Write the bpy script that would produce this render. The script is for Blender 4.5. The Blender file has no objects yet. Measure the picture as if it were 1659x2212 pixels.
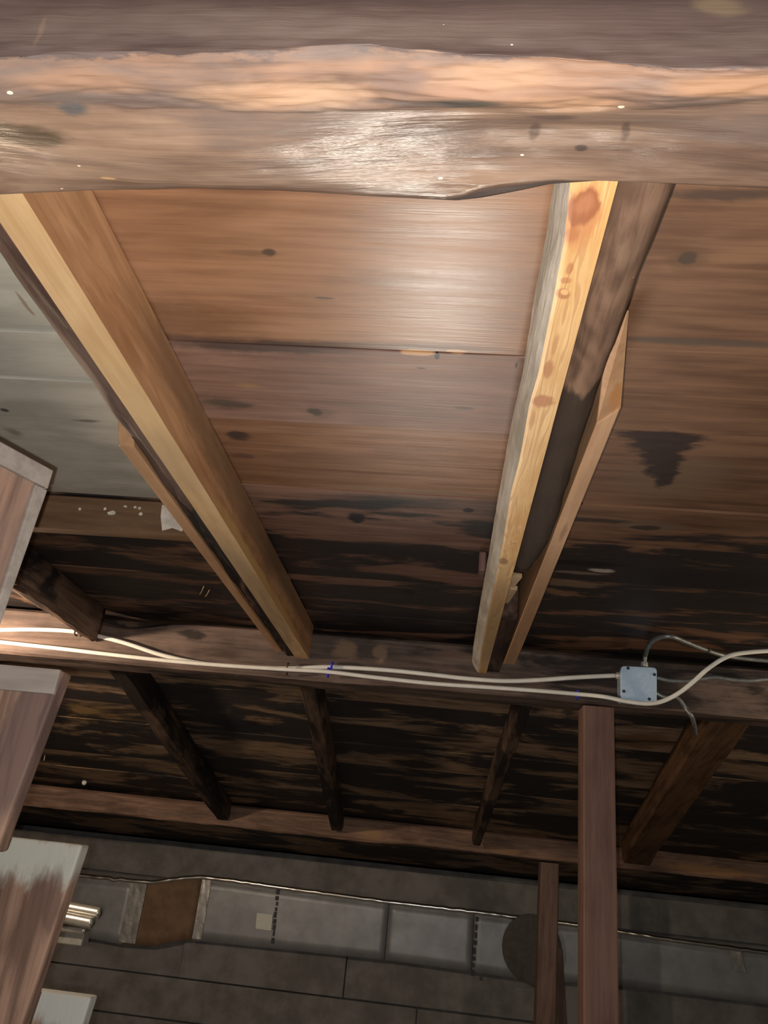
import bpy, bmesh, math, random
from mathutils import Vector, Matrix, noise

random.seed(7)
SC = bpy.context.scene
COL = SC.collection

# ------------------------------------------------------------------ camera
cam_data = bpy.data.cameras.new('camera')
cam = bpy.data.objects.new('camera', cam_data)
COL.objects.link(cam)
cam.matrix_world = Matrix(((0.993441, -0.063452, 0.095122, 0),(0.060384, -0.415311, -0.907673, 0),(0.097099, 0.907464, -0.408756, 0), (0, 0, 0, 1)))
cam_data.sensor_fit = 'VERTICAL'
cam_data.sensor_height = 24.0
cam_data.lens = 24.0 * 1661.0 / 2212.0
cam_data.clip_start = 0.01
SC.camera = cam

# ------------------------------------------------------------------ world, lamps, exposure
world = bpy.data.worlds.new('world')
SC.world = world
world.use_nodes = True
world.node_tree.nodes['Background'].inputs[0].default_value = (0.6, 0.7, 1.0, 1)
world.node_tree.nodes['Background'].inputs[1].default_value = 0.0

def lamp(name, kind, loc, power, color, radius, aim=None, cone=None, blend=0.6):
    d = bpy.data.lights.new(name, kind)
    d.energy = power; d.color = color; d.shadow_soft_size = radius
    o = bpy.data.objects.new(name, d); COL.objects.link(o); o.location = loc
    if aim is not None:
        o.rotation_euler = (Vector(aim) - Vector(loc)).to_track_quat('-Z', 'Y').to_euler()
    if cone:
        d.spot_size = cone; d.spot_blend = blend
    return o

lamp('phone_flash', 'POINT', (-0.0171, 0.0039, -0.0126), 43.0, (1.0, 0.95, 0.88), 0.004)
lamp('bulb_left', 'POINT', (-1.60, 1.86, 0.40), 48.0, (1.0, 0.75, 0.53), 0.03)
lamp('bulb_right', 'POINT', (1.42, 1.95, 0.36), 8.0, (1.0, 0.76, 0.50), 0.03)
lamp('work_lamp', 'SPOT', (-0.129, 2.719, -1.2), 100.0, (1.0, 0.92, 0.80), 0.20, aim=(-0.033, 0.6, 0.6), cone=0.55, blend=0.8)

SC.view_settings.view_transform = 'Standard'
SC.view_settings.look = 'None'
SC.view_settings.gamma = 1.0
SC.view_settings.exposure = 0.0
SC.view_settings.use_curve_mapping = False

# ------------------------------------------------------------------ node helper
class NT:
    def __init__(self, name):
        self.m = bpy.data.materials.new(name); self.m.use_nodes = True
        self.t = self.m.node_tree; self.t.nodes.clear()
        self.out = self.t.nodes.new('ShaderNodeOutputMaterial')
        self.b = self.t.nodes.new('ShaderNodeBsdfPrincipled')
        self.t.links.new(self.b.outputs[0], self.out.inputs[0])
    def n(self, kind): return self.t.nodes.new(kind)
    def put(self, sock, v):
        if isinstance(v, (int, float)): sock.default_value = v
        elif isinstance(v, tuple):
            sock.default_value = v if len(v) == len(sock.default_value) else (*v, 1)
        else: self.t.links.new(v, sock)
    def math(self, op, a, b=0.0, c=0.0):
        n = self.n('ShaderNodeMath'); n.operation = op
        self.put(n.inputs[0], a); self.put(n.inputs[1], b); self.put(n.inputs[2], c)
        return n.outputs[0]
    def vec(self, op, a, b=(0, 0, 0)):
        n = self.n('ShaderNodeVectorMath'); n.operation = op
        self.put(n.inputs[0], a)
        if op == 'SCALE': self.put(n.inputs['Scale'], b)
        else: self.put(n.inputs[1], b)
        return n.outputs['Value'] if op == 'LENGTH' else n.outputs[0]
    def noise(self, v, scale=1.0, detail=4.0, rough=0.55, dist=0.0, color=False):
        n = self.n('ShaderNodeTexNoise')
        self.put(n.inputs['Vector'], v); n.inputs['Scale'].default_value = scale
        n.inputs['Detail'].default_value = detail; n.inputs['Roughness'].default_value = rough
        n.inputs['Distortion'].default_value = dist
        return n.outputs['Color'] if color else n.outputs[0]
    def ramp(self, v, a, b, lo=0.0, hi=1.0):
        n = self.n('ShaderNodeMapRange'); n.interpolation_type = 'SMOOTHSTEP'
        self.put(n.inputs[0], v); self.put(n.inputs[1], a); self.put(n.inputs[2], b)
        self.put(n.inputs[3], lo); self.put(n.inputs[4], hi)
        return n.outputs[0]
    def mix(self, f, a, b, mode='MIX'):
        n = self.n('ShaderNodeMix'); n.data_type = 'RGBA'; n.blend_type = mode
        self.put(n.inputs[0], f); self.put(n.inputs[6], a); self.put(n.inputs[7], b)
        return n.outputs[2]
    def sep(self, v):
        n = self.n('ShaderNodeSeparateXYZ'); self.put(n.inputs[0], v); return n.outputs
    def bump(self, h, strength=0.3, dist=0.002):
        n = self.n('ShaderNodeBump'); self.put(n.inputs['Height'], h)
        n.inputs['Strength'].default_value = strength; n.inputs['Distance'].default_value = dist
        self.put(self.b.inputs['Normal'], n.outputs[0])

def wood(name, dark, light, axis='X', tilt=0.0, mold=None, mold_c=(0.018, 0.017, 0.019), blobs=(), rough=0.5, spec=0.4,
         ring=0.35, ring_n=26.0, streak=0.45, fleck=0.0, fleck_c=(0.66, 0.56, 0.43), tint=0.25, bump=0.35,
         gray=0.0, gray_c=(0.22, 0.2, 0.18), stretch=1.0, zones=None, soft=1.0, mcross=7.5, malong=2.2, mfine=0.18, rcross=9.0, lines=None, over=()):
    """Sawn wood: grain along one axis, growth-ring bands, fibres, stains and some painted light at given places, black mildew."""
    k = NT(name)
    geo = k.n('ShaderNodeNewGeometry'); P = geo.outputs['Position']
    oi = k.n('ShaderNodeObjectInfo'); rnd = oi.outputs['Random']
    off = k.vec('SCALE', (37.0, 91.0, 53.0), rnd)
    Q = k.vec('ADD', P, off)
    mp = k.n('ShaderNodeMapping'); k.put(mp.inputs[0], Q)
    mp.inputs['Rotation'].default_value = (tilt, 0, 0)
    Q = mp.outputs[0]
    def sc(a, c):
        a = a * stretch
        return {'X': (a, c, c), 'Y': (c, a, c), 'Z': (c, c, a)}[axis]
    warp = k.noise(k.vec('MULTIPLY', Q, sc(1.3, 6.0)), 1.0, 2.0, 0.5)
    big = k.noise(k.vec('MULTIPLY', Q, sc(1.6, rcross)), 1.0, 3.0, 0.55, 0.4)
    rings = k.math('SINE', k.math('MULTIPLY', k.math('ADD', big, k.math('MULTIPLY', warp, 0.6)), ring_n * 2.2))
    rings = k.math('MULTIPLY_ADD', rings, 0.5, 0.5)
    fib = k.noise(k.vec('MULTIPLY', Q, sc(9.0, 260.0)), 1.0, 4.0, 0.6)
    fib2 = k.noise(k.vec('MULTIPLY', Q, sc(3.0, 60.0)), 1.0, 5.0, 0.6, 0.3)
    blot = k.noise(k.vec('MULTIPLY', Q, sc(4.0, 11.0)), 1.0, 5.0, 0.6, 0.3)
    f = k.math('ADD', k.math('MULTIPLY', k.ramp(fib2, 0.3, 0.7), streak), k.math('MULTIPLY', rings, ring))
    f = k.math('ADD', f, k.math('MULTIPLY', k.ramp(blot, 0.3, 0.7), 1.0 - streak - ring * 0.5))
    f = k.math('ADD', f, k.math('MULTIPLY', k.math('SUBTRACT', fib, 0.5), 0.4))
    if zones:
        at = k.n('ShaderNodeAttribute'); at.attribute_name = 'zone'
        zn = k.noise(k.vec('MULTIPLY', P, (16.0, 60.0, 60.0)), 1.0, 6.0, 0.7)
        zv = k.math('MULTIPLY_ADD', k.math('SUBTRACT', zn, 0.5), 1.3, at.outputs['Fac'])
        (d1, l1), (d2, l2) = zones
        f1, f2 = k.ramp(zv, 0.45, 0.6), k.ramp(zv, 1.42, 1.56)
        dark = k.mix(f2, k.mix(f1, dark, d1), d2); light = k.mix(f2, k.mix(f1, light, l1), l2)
    c = k.mix(k.ramp(f, 0.5 - 0.45 * soft, 0.5 + 0.5 * soft), dark, light)
    c = k.mix(1.0, c, k.mix(k.math('MULTIPLY_ADD', rnd, tint, 0.0), (1, 1, 1), (0.55, 0.5, 0.48)), 'MULTIPLY')
    if gray:
        g = k.noise(k.vec('MULTIPLY', Q, sc(2.5, 18.0)), 1.0, 6.0, 0.65)
        c = k.mix(k.math('MULTIPLY', k.ramp(g, 0.45, 0.62), gray), c, gray_c)
    wv = k.vec('SUBTRACT', k.noise(k.vec('MULTIPLY', P, sc(14.0, 40.0)), 1.0, 4.0, 0.65, color=True), (0.5, 0.5, 0.5))
    if lines:
        c = k.mix(k.math('MULTIPLY', k.ramp(rings, 0.72, 1.0), lines[1]), c, lines[0])
    def stain_or_light(c, lst):
        for (ctr, rad, colr, amt, sft) in lst:
            wr = tuple(1.5 * min(r, 0.05) for r in rad)
            d = k.vec('ADD', k.vec('SUBTRACT', P, tuple(ctr)), k.vec('MULTIPLY', wv, wr))
            d = k.vec('LENGTH', k.vec('DIVIDE', d, tuple(rad)))
            c = k.mix(k.math('MULTIPLY', k.ramp(d, 1.0 - sft, 1.0, 1.0, 0.0), amt), c, colr)
        return c
    c = stain_or_light(c, blobs)
    mm = None
    if mold:
        # mold = list of (axis index, from, to): mildew sets in between those places; amount at full
        ax, a, b, t0, t1 = mold
        co = k.sep(P)[ax]
        n1 = k.noise(k.vec('MULTIPLY', Q, sc(malong, mcross)), 1.0, 5.0, 0.58, 0.5)
        n2 = k.noise(k.vec('MULTIPLY', Q, sc(7.0, 55.0)), 1.0, 4.0, 0.6)
        n1 = k.math('MULTIPLY_ADD', k.math('SUBTRACT', n2, 0.5), mfine, n1)
        th = k.ramp(co, a, b, t0, t1)
        mm = k.ramp(k.math('SUBTRACT', n1, th), -0.035, 0.055)
        c = k.mix(k.math('MULTIPLY', mm, 0.93), c, mold_c)
    c = stain_or_light(c, over)
    if fleck:
        v = k.n('ShaderNodeTexVoronoi'); v.inputs['Scale'].default_value = 1.0
        k.put(v.inputs['Vector'], k.vec('MULTIPLY', P, sc(70.0, 110.0)))
        sel = k.math('LESS_THAN', k.sep(v.outputs['Color'])[0], fleck)
        fl = k.math('MULTIPLY', sel, k.math('LESS_THAN', v.outputs['Distance'], k.math('MULTIPLY_ADD', k.sep(v.outputs['Color'])[1], 0.14, 0.05)))
        c = k.mix(fl, c, fleck_c)
    k.put(k.b.inputs['Base Color'], c)
    ro = k.math('MULTIPLY_ADD', k.math('SUBTRACT', fib2, 0.5), 0.25, rough)
    if zones: ro = k.math('MULTIPLY_ADD', f1, 0.48, ro)
    k.put(k.b.inputs['Roughness'], ro)
    k.b.inputs['Specular IOR Level'].default_value = spec
    h = k.math('ADD', k.math('MULTIPLY', fib2, 0.6), k.math('MULTIPLY', fib, 0.4))
    k.bump(h, bump, 0.0025)
    return k.m

def plain(name, c, rough=0.5, metal=0.0, spec=0.5, var=0.12, scale=40.0, bump=0.0):
    k = NT(name)
    geo = k.n('ShaderNodeNewGeometry'); P = geo.outputs['Position']
    n = k.noise(P, scale, 4.0, 0.6)
    k.put(k.b.inputs['Base Color'], k.mix(k.ramp(n, 0.3, 0.7), tuple(v * (1 - var) for v in c), tuple(min(1, v * (1 + var)) for v in c)))
    k.b.inputs['Roughness'].default_value = rough; k.b.inputs['Metallic'].default_value = metal
    k.b.inputs['Specular IOR Level'].default_value = spec
    if bump: k.bump(n, bump, 0.004)
    return k.m

# ------------------------------------------------------------------ object helpers
def tag(o, label=None, cat=None, group=None, kind=None):
    if label: o['label'] = label
    if cat: o['category'] = cat
    if group: o['group'] = group
    if kind: o['kind'] = kind
    return o

def empty(name, loc=(0, 0, 0)):
    o = bpy.data.objects.new(name, None); COL.objects.link(o); o.location = loc; o.empty_display_size = 0.05
    return o

def build(name, verts, faces, mats, parent=None, smooth=False, fmat=None):
    vs = [Vector(v) for v in verts]
    lo = Vector([min(v[i] for v in vs) for i in range(3)]); hi = Vector([max(v[i] for v in vs) for i in range(3)])
    ctr = (lo + hi) / 2
    me = bpy.data.meshes.new(name)
    me.from_pydata([v - ctr for v in vs], [], faces); me.update()
    bm = bmesh.new(); bm.from_mesh(me)
    bmesh.ops.recalc_face_normals(bm, faces=bm.faces); bm.to_mesh(me); bm.free()
    for m in (mats if isinstance(mats, (list, tuple)) else [mats]): me.materials.append(m)
    if smooth:
        for p in me.polygons: p.use_smooth = True
    if fmat:
        for i, p in enumerate(me.polygons): p.material_index = fmat(i, p.center + ctr, p.normal)
    o = bpy.data.objects.new(name, me); COL.objects.link(o)
    if parent:
        o.parent = parent
        o.location = ctr - wloc(parent)
    else:
        o.location = ctr
    return o

def wloc(o):
    v = Vector(o.location)
    while o.parent: o = o.parent; v += Vector(o.location)
    return v

def hexa(c8, bev=0.0, seg=1):
    """eight corners (bottom four ccw, top four ccw) -> bevelled block"""
    fs = [(0, 3, 2, 1), (4, 5, 6, 7), (0, 1, 5, 4), (1, 2, 6, 5), (2, 3, 7, 6), (3, 0, 4, 7)]
    if not bev: return [tuple(c) for c in c8], fs
    bm = bmesh.new(); vs = [bm.verts.new(c) for c in c8]
    for f in fs: bm.faces.new([vs[i] for i in f])
    bmesh.ops.bevel(bm, geom=list(bm.edges), offset=bev, segments=seg, affect='EDGES', profile=0.6)
    bm.verts.index_update()
    V = [tuple(v.co) for v in bm.verts]; Fc = [[v.index for v in f.verts] for f in bm.faces]; bm.free()
    return V, Fc

def block(name, x0, x1, y0, y1, z0, z1, m, parent=None, bev=0.002, seg=1, dz=None):
    c = [(x0, y0, z0), (x1, y0, z0), (x1, y1, z0), (x0, y1, z0), (x0, y0, z1), (x1, y0, z1), (x1, y1, z1), (x0, y1, z1)]
    if dz: c = [(x, y, z + dz(x, y)) for x, y, z in c]
    return build(name, *hexa(c, bev, seg), m, parent)

def loft(name, rings, m, parent=None, smooth=True, fmat=None):
    n = len(rings[0]); V = [p for r in rings for p in r]; F = []
    for i in range(len(rings) - 1):
        for j in range(n):
            F.append((i * n + j, i * n + (j + 1) % n, (i + 1) * n + (j + 1) % n, (i + 1) * n + j))
    F.append(tuple(range(n))); F.append(tuple((len(rings) - 1) * n + j for j in range(n)))
    return build(name, V, F, m, parent, smooth, fmat)

def lerp_poly(pts, t, key=0):
    """value of a polyline (list of tuples sorted along 'key') at t, returned as a full tuple"""
    if t <= pts[0][key]: return pts[0]
    for a, b in zip(pts, pts[1:]):
        if t <= b[key]:
            u = (t - a[key]) / (b[key] - a[key] + 1e-9)
            return tuple(p + (q - p) * u for p, q in zip(a, b))
    return pts[-1]

def catmull(pts, n=8):
    P = [Vector(p) for p in pts]; P = [P[0] * 2 - P[1]] + P + [P[-1] * 2 - P[-2]]; out = []
    for i in range(1, len(P) - 2):
        for k in range(n):
            t = k / n
            out.append(0.5 * ((2 * P[i]) + (P[i + 1] - P[i - 1]) * t + (2 * P[i - 1] - 5 * P[i] + 4 * P[i + 1] - P[i + 2]) * t * t
                              + (3 * P[i] - P[i - 1] - 3 * P[i + 1] + P[i + 2]) * t ** 3))
    out.append(P[-2]); return out

def tube(name, pts, r, m, parent=None, seg=10, n=8, rib=0.0, flat=1.0, step=None):
    P = catmull(pts, n)
    if step:                                   # resample evenly
        Q = [P[0]]; acc = 0
        for a, b in zip(P, P[1:]):
            L = (b - a).length; d = step - acc
            while d <= L:
                Q.append(a.lerp(b, d / L)); d += step
            acc = (acc + L) % step
        P = Q
    rings = []
    for i, p in enumerate(P):
        t = (P[min(i + 1, len(P) - 1)] - P[max(i - 1, 0)]).normalized()
        a = Vector((0, 1, 0)); a = (a - t * a.dot(t)).normalized(); b = t.cross(a)
        rr = r * (1 + (rib if i % 2 else -rib))
        rings.append([tuple(p + a * (rr * flat * math.cos(w)) + b * (rr * math.sin(w))) for w in [2 * math.pi * k / seg for k in range(seg)]])
    return loft(name, rings, m, parent)

def nz(x, y, z, s=1.0): return noise.noise(Vector((x * s, y * s, z * s)))

# ------------------------------------------------------------------ materials
BLK = (0.010, 0.009, 0.011)
ceil_blobs = [
    ((-0.2364, 0.6739, 0.624), (0.011, 0.008, 0.05), (0.05, 0.028, 0.016), 0.9, 0.5),
    ((-0.2561, 0.6762, 0.624), (0.045, 0.007, 0.05), (0.10, 0.055, 0.025), 0.45, 0.7),
    ((-0.2314, 1.0163, 0.624), (0.015, 0.014, 0.05), (0.006, 0.004, 0.003), 1.0, 0.5),
    ((-0.2244, 1.0183, 0.624), (0.034, 0.022, 0.05), (0.09, 0.05, 0.03), 0.5, 0.6),
    ((-0.3756, 1.1087, 0.624), (0.028, 0.022, 0.05), (0.020, 0.016, 0.016), 0.9, 0.55),
    ((-0.3695, 1.005, 0.624), (0.06, 0.02, 0.05), (0.030, 0.024, 0.016), 0.75, 0.6),
    ((-0.3848, 1.1828, 0.624), (0.03, 0.012, 0.05), (0.03, 0.022, 0.02), 0.7, 0.6),
    ((-0.1815, 0.7509, 0.624), (0.016, 0.003, 0.05), (0.05, 0.04, 0.035), 0.7, 0.4),
    ((-0.2856, 0.8538, 0.624), (0.22, 0.022, 0.05), (0.035, 0.022, 0.020), 0.80, 0.7),
    ((-0.0683, 0.8417, 0.624), (0.22, 0.013, 0.05), (0.07, 0.042, 0.032), 0.60, 0.8),
    ((-0.3629, 0.8041, 0.624), (0.14, 0.05, 0.05), (0.11, 0.045, 0.020), 0.55, 0.8),
    ((-0.3955, 1.2101, 0.624), (0.30, 0.13, 0.05), (0.13, 0.052, 0.024), 0.45, 0.8),
    ((-0.0686, 0.854, 0.624), (0.026, 0.006, 0.05), (0.50, 0.27, 0.12), 0.9, 0.3),
    ((-0.0158, 0.8491, 0.624), (0.018, 0.005, 0.05), (0.50, 0.28, 0.13), 0.8, 0.3),
    ((-0.0411, 0.8582, 0.624), (0.004, 0.007, 0.05), BLK, 0.95, 0.3),
    ((-0.0629, 0.8875, 0.624), (0.009, 0.002, 0.05), BLK, 0.8, 0.4),
    ((0.0658, 0.8701, 0.624), (0.002, 0.008, 0.05), BLK, 0.8, 0.4),
    ((-0.0021, 0.9842, 0.624), (0.02, 0.006, 0.05), (0.06, 0.04, 0.04), 0.7, 0.6),
    ((-0.3206, 0.9523, 0.624), (0.03, 0.012, 0.05), (0.30, 0.17, 0.06), 0.5, 0.8),
    ((0.2321, 0.6606, 0.624), (0.012, 0.012, 0.05), (0.055, 0.045, 0.042), 0.95, 0.4),
    ((0.2342, 0.6626, 0.624), (0.032, 0.022, 0.05), (0.10, 0.055, 0.03), 0.5, 0.6),
    ((0.2374, 0.5732, 0.624), (0.09, 0.012, 0.05), (0.045, 0.032, 0.028), 0.7, 0.7),
    ((0.2916, 0.8069, 0.624), (0.16, 0.010, 0.05), (0.09, 0.065, 0.05), 0.8, 0.6),
    ((0.3584, 1.1847, 0.624), (0.12, 0.11, 0.05), (0.17, 0.105, 0.062), 0.45, 0.7),
    ((0.3603, 1.3634, 0.624), (0.09, 0.035, 0.05), (0.17, 0.12, 0.085), 0.5, 0.6),
    ((-0.2038, 1.4218, 0.624), (0.022, 0.03, 0.05), (0.010, 0.006, 0.010), 0.95, 0.5),
    ((0.0205, 1.3517, 0.624), (0.014, 0.014, 0.05), (0.012, 0.008, 0.010), 0.9, 0.5),
    ((0.0987, 1.3569, 0.624), (0.10, 0.10, 0.05), (0.020, 0.017, 0.018), 0.6, 0.8),
    ((-0.1059, 1.3347, 0.624), (0.20, 0.04, 0.05), (0.022, 0.020, 0.022), 0.75, 0.7),
    ((-0.078, 1.2843, 0.624), (0.22, 0.012, 0.05), (0.21, 0.135, 0.085), 0.6, 0.6),
    ((0.0783, 0.9666, 0.624), (0.05, 0.16, 0.05), (0.21, 0.145, 0.105), 0.3, 0.8),
]
V_DARK = (0.034, 0.020, 0.018)
over_stains = [
    ((0.3502, 1.1686, 0.624), (0.13, 0.12, 0.05), (0.17, 0.11, 0.07), 0.6, 0.8),
    ((0.3026, 1.0434, 0.624), (0.075, 0.024, 0.05), V_DARK, 0.95, 0.35), ((0.3064, 1.0716, 0.624), (0.060, 0.032, 0.05), V_DARK, 0.95, 0.4), ((0.318, 1.108, 0.624), (0.046, 0.036, 0.05), V_DARK, 0.95, 0.4),
    ((0.3308, 1.1462, 0.624), (0.033, 0.036, 0.05), V_DARK, 0.95, 0.4), ((0.3421, 1.1834, 0.624), (0.020, 0.036, 0.05), V_DARK, 0.95, 0.5),
    ((0.2784, 1.6485, 0.624), (0.075, 0.012, 0.05), (0.20, 0.145, 0.115), 0.9, 0.5), ((0.3245, 1.6241, 0.624), (0.035, 0.014, 0.05), (0.55, 0.47, 0.42), 0.85, 0.5),
    ((0.268, 1.5863, 0.624), (0.13, 0.022, 0.05), (0.012, 0.010, 0.011), 0.95, 0.5), ((0.2807, 1.7266, 0.624), (0.085, 0.03, 0.05), (0.20, 0.13, 0.085), 0.8, 0.5),
    ((0.3593, 1.3768, 0.624), (0.034, 0.012, 0.05), (0.045, 0.032, 0.026), 0.9, 0.4), ((0.2469, 1.3554, 0.624), (0.10, 0.015, 0.05), (0.024, 0.022, 0.024), 0.8, 0.6),
    ((-0.2038, 1.4218, 0.624), (0.022, 0.03, 0.05), (0.010, 0.006, 0.010), 0.95, 0.5), ((0.0205, 1.3517, 0.624), (0.014, 0.014, 0.05), (0.012, 0.008, 0.010), 0.9, 0.5),
    ((-0.1088, 1.8767, 0.624), (0.025, 0.035, 0.05), (0.012, 0.009, 0.010), 0.9, 0.5), ((0.5491, 1.6461, 0.624), (0.20, 0.10, 0.05), (0.018, 0.013, 0.014), 0.75, 0.6),
    ((-0.0969, 2.1441, 0.624), (0.5, 0.11, 0.05), (0.016, 0.014, 0.016), 0.85, 0.5),
]
M_PLANK = wood('plank_tan_wood', (0.170, 0.078, 0.040), (0.335, 0.168, 0.088), 'X', soft=1.5, mold=(1, 1.12, 1.50, 0.83, 0.45), blobs=ceil_blobs, over=over_stains,
               rough=0.33, spec=0.5, ring=0.22, ring_n=14, tint=0.1, bump=0.22)
M_PLANK_P = wood('plank_rose_brown_wood', (0.130, 0.064, 0.043), (0.280, 0.152, 0.108), 'X', soft=1.4, mold=(1, 1.12, 1.50, 0.83, 0.45), blobs=ceil_blobs, over=over_stains,
               rough=0.42, spec=0.4, ring=0.22, ring_n=14, tint=0.1, bump=0.22)
M_PLANK_R = wood('plank_red_brown_wood', (0.115, 0.056, 0.034), (0.250, 0.133, 0.076), 'X', soft=1.4, mold=(1, 1.15, 1.60, 0.80, 0.445), blobs=ceil_blobs, over=over_stains,
               rough=0.52, spec=0.3, ring=0.3, ring_n=14, tint=0.25, bump=0.30)
M_PAINT = wood('plank_painted_grey_green', (0.37, 0.36, 0.315), (0.51, 0.495, 0.44), 'X', rough=0.6, spec=0.25, ring=0.05, streak=0.15, tint=0.12, bump=0.12,
               blobs=[((-0.5914, 0.7893, 0.624), (0.004, 0.03, 0.05), (0.20, 0.12, 0.07), 0.7, 0.5), ((-0.7651, 1.0611, 0.624), (0.010, 0.006, 0.05), (0.06, 0.06, 0.06), 0.9, 0.4),
                      ((-0.6293, 1.0817, 0.624), (0.035, 0.006, 0.05), (0.13, 0.13, 0.10), 0.8, 0.6), ((-0.79, 1.1367, 0.624), (0.02, 0.02, 0.05), (0.16, 0.14, 0.09), 0.6, 0.7),
                      ((-0.5285, 0.8872, 0.624), (0.05, 0.03, 0.05), (0.30, 0.36, 0.31), 0.5, 0.8)])
M_DARKPLANK = wood('plank_mildewed_wood', (0.07, 0.042, 0.03), (0.18, 0.105, 0.068), 'X', mold=(1, 1.3, 1.5, 0.48, 0.46), rough=0.6, spec=0.25,
               blobs=[((-0.8488, 1.8287, 0.624), (0.05, 0.02, 0.05), (0.20, 0.13, 0.08), 0.8, 0.5), ((-0.7167, 1.7311, 0.624), (0.06, 0.02, 0.05), (0.14, 0.085, 0.055), 0.8, 0.5)])
M_SLOPE = wood('sloped_plank_mildewed_wood', (0.14, 0.095, 0.064), (0.36, 0.245, 0.158), 'X', tilt=0.226, mcross=4.5, malong=1.7, mfine=0.10, mold=(1, 2.3, 3.4, 0.475, 0.46), mold_c=(0.023, 0.022, 0.026), rough=0.65, spec=0.2, ring=0.2,
               blobs=[((-0.634, 3.2057, 0.4147), (0.10, 0.12, 0.2), (0.22, 0.15, 0.075), 0.8, 0.5), ((0.091, 3.202, 0.4155), (0.10, 0.03, 0.2), (0.25, 0.18, 0.08), 0.7, 0.5),
                      ((-0.2913, 3.6056, 0.3227), (0.10, 0.05, 0.2), (0.20, 0.12, 0.06), 0.75, 0.5), ((-0.7972, 3.1475, 0.4281), (0.17, 0.10, 0.2), (0.008, 0.009, 0.013), 0.95, 0.5),
                      ((-0.104, 3.3827, 0.374), (0.16, 0.08, 0.2), (0.018, 0.013, 0.014), 0.9, 0.6), ((-1.4087, 3.1656, 0.4239), (0.25, 0.14, 0.2), (0.30, 0.19, 0.075), 0.75, 0.5),  # last patch paints the left bulb's yellowish light onto the boards
                      ((-0.9208, 3.0156, 0.4584), (0.045, 0.02, 0.2), (0.12, 0.10, 0.09), 0.7, 0.5), ((0.7215, 2.9297, 0.4782), (0.12, 0.09, 0.2), (0.17, 0.085, 0.04), 0.8, 0.5)])
beam_blobs = [
    ((0.1416, 0.312, 0.4941), (0.022, 0.02, 0.010), (0.16, 0.12, 0.07), 0.6, 0.6), ((-0.2895, 0.312, 0.4674), (0.0025, 0.02, 0.018), (0.16, 0.11, 0.08), 0.6, 0.5),
    ((-0.3331, 0.3757, 0.45), (0.05, 0.016, 0.2), (0.035, 0.028, 0.016), 0.8, 0.6),
    ((-0.2786, 0.3491, 0.448), (0.016, 0.008, 0.2), (0.06, 0.065, 0.07), 0.8, 0.6),
    ((-0.0135, 0.3403, 0.448), (0.03, 0.005, 0.2), (0.035, 0.032, 0.022), 0.85, 0.5),
    ((-0.0343, 0.3412, 0.448), (0.045, 0.004, 0.2), (0.03, 0.022, 0.02), 0.8, 0.6),
    ((0.0688, 0.3871, 0.45), (0.006, 0.004, 0.2), (0.03, 0.02, 0.018), 0.8, 0.5),
    ((0.0356, 0.3722, 0.45), (0.005, 0.014, 0.2), (0.07, 0.042, 0.03), 0.75, 0.6),
    ((0.0951, 0.3692, 0.45), (0.004, 0.014, 0.2), (0.07, 0.042, 0.03), 0.75, 0.6),
    ((0.0502, 0.356, 0.45), (0.022, 0.005, 0.2), (0.06, 0.04, 0.04), 0.7, 0.6),
    ((0.0524, 0.3409, 0.45), (0.05, 0.012, 0.2), (0.36, 0.20, 0.11), 0.55, 0.7),
    ((-0.1467, 0.3369, 0.45), (0.07, 0.014, 0.2), (0.36, 0.21, 0.12), 0.6, 0.7),
    ((-0.0977, 0.3379, 0.45), (0.04, 0.014, 0.2), (0.33, 0.21, 0.13), 0.6, 0.7),
    ((-0.2635, 0.3283, 0.45), (0.06, 0.012, 0.2), (0.28, 0.15, 0.085), 0.55, 0.7),
    ((0.0031, 0.3241, 0.45), (0.05, 0.010, 0.2), (0.32, 0.19, 0.11), 0.6, 0.7),
    ((0.1469, 0.3227, 0.45), (0.05, 0.010, 0.2), (0.30, 0.155, 0.075), 0.6, 0.7),
    ((-0.0549, 0.3278, 0.45), (0.022, 0.013, 0.2), (0.12, 0.075, 0.06), 0.7, 0.6),
    ((-0.2843, 0.416, 0.455), (0.008, 0.002, 0.2), (0.5, 0.30, 0.14), 0.8, 0.5),
    ((0.1751, 0.3958, 0.455), (0.05, 0.006, 0.2), (0.09, 0.055, 0.04), 0.6, 0.7),
]
M_BEAM = wood('old_beam_brown_wood', (0.105, 0.062, 0.044), (0.245, 0.160, 0.112), 'X', rough=0.27, spec=0.65, ring=0.15, streak=0.5, blobs=beam_blobs,
              fleck=0.05, tint=0.0, bump=0.6, gray=0.75, gray_c=(0.115, 0.085, 0.074),
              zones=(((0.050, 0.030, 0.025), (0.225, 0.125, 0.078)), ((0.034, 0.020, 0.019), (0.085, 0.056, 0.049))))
M_BEAM2 = wood('mid_beam_wood', (0.070, 0.049, 0.042), (0.205, 0.146, 0.120), 'X', rough=0.65, spec=0.2, ring=0.1, tint=0.0, bump=0.5, gray=0.4, gray_c=(0.10, 0.08, 0.07),
               mold=(0, -1.5, -0.7, 0.70, 0.55), mold_c=(0.03, 0.024, 0.022),
               blobs=[((-0.3084, 2.25, 0.5524), (0.05, 0.2, 0.035), (0.30, 0.20, 0.13), 0.7, 0.5), ((-0.2041, 2.25, 0.554), (0.03, 0.2, 0.035), (0.30, 0.20, 0.13), 0.7, 0.5),
                      ((0.0148, 2.25, 0.572), (0.10, 0.2, 0.03), (0.17, 0.10, 0.075), 0.6, 0.6), ((-0.7815, 2.25, 0.564), (0.06, 0.2, 0.018), (0.018, 0.015, 0.015), 0.85, 0.5)])
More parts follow.
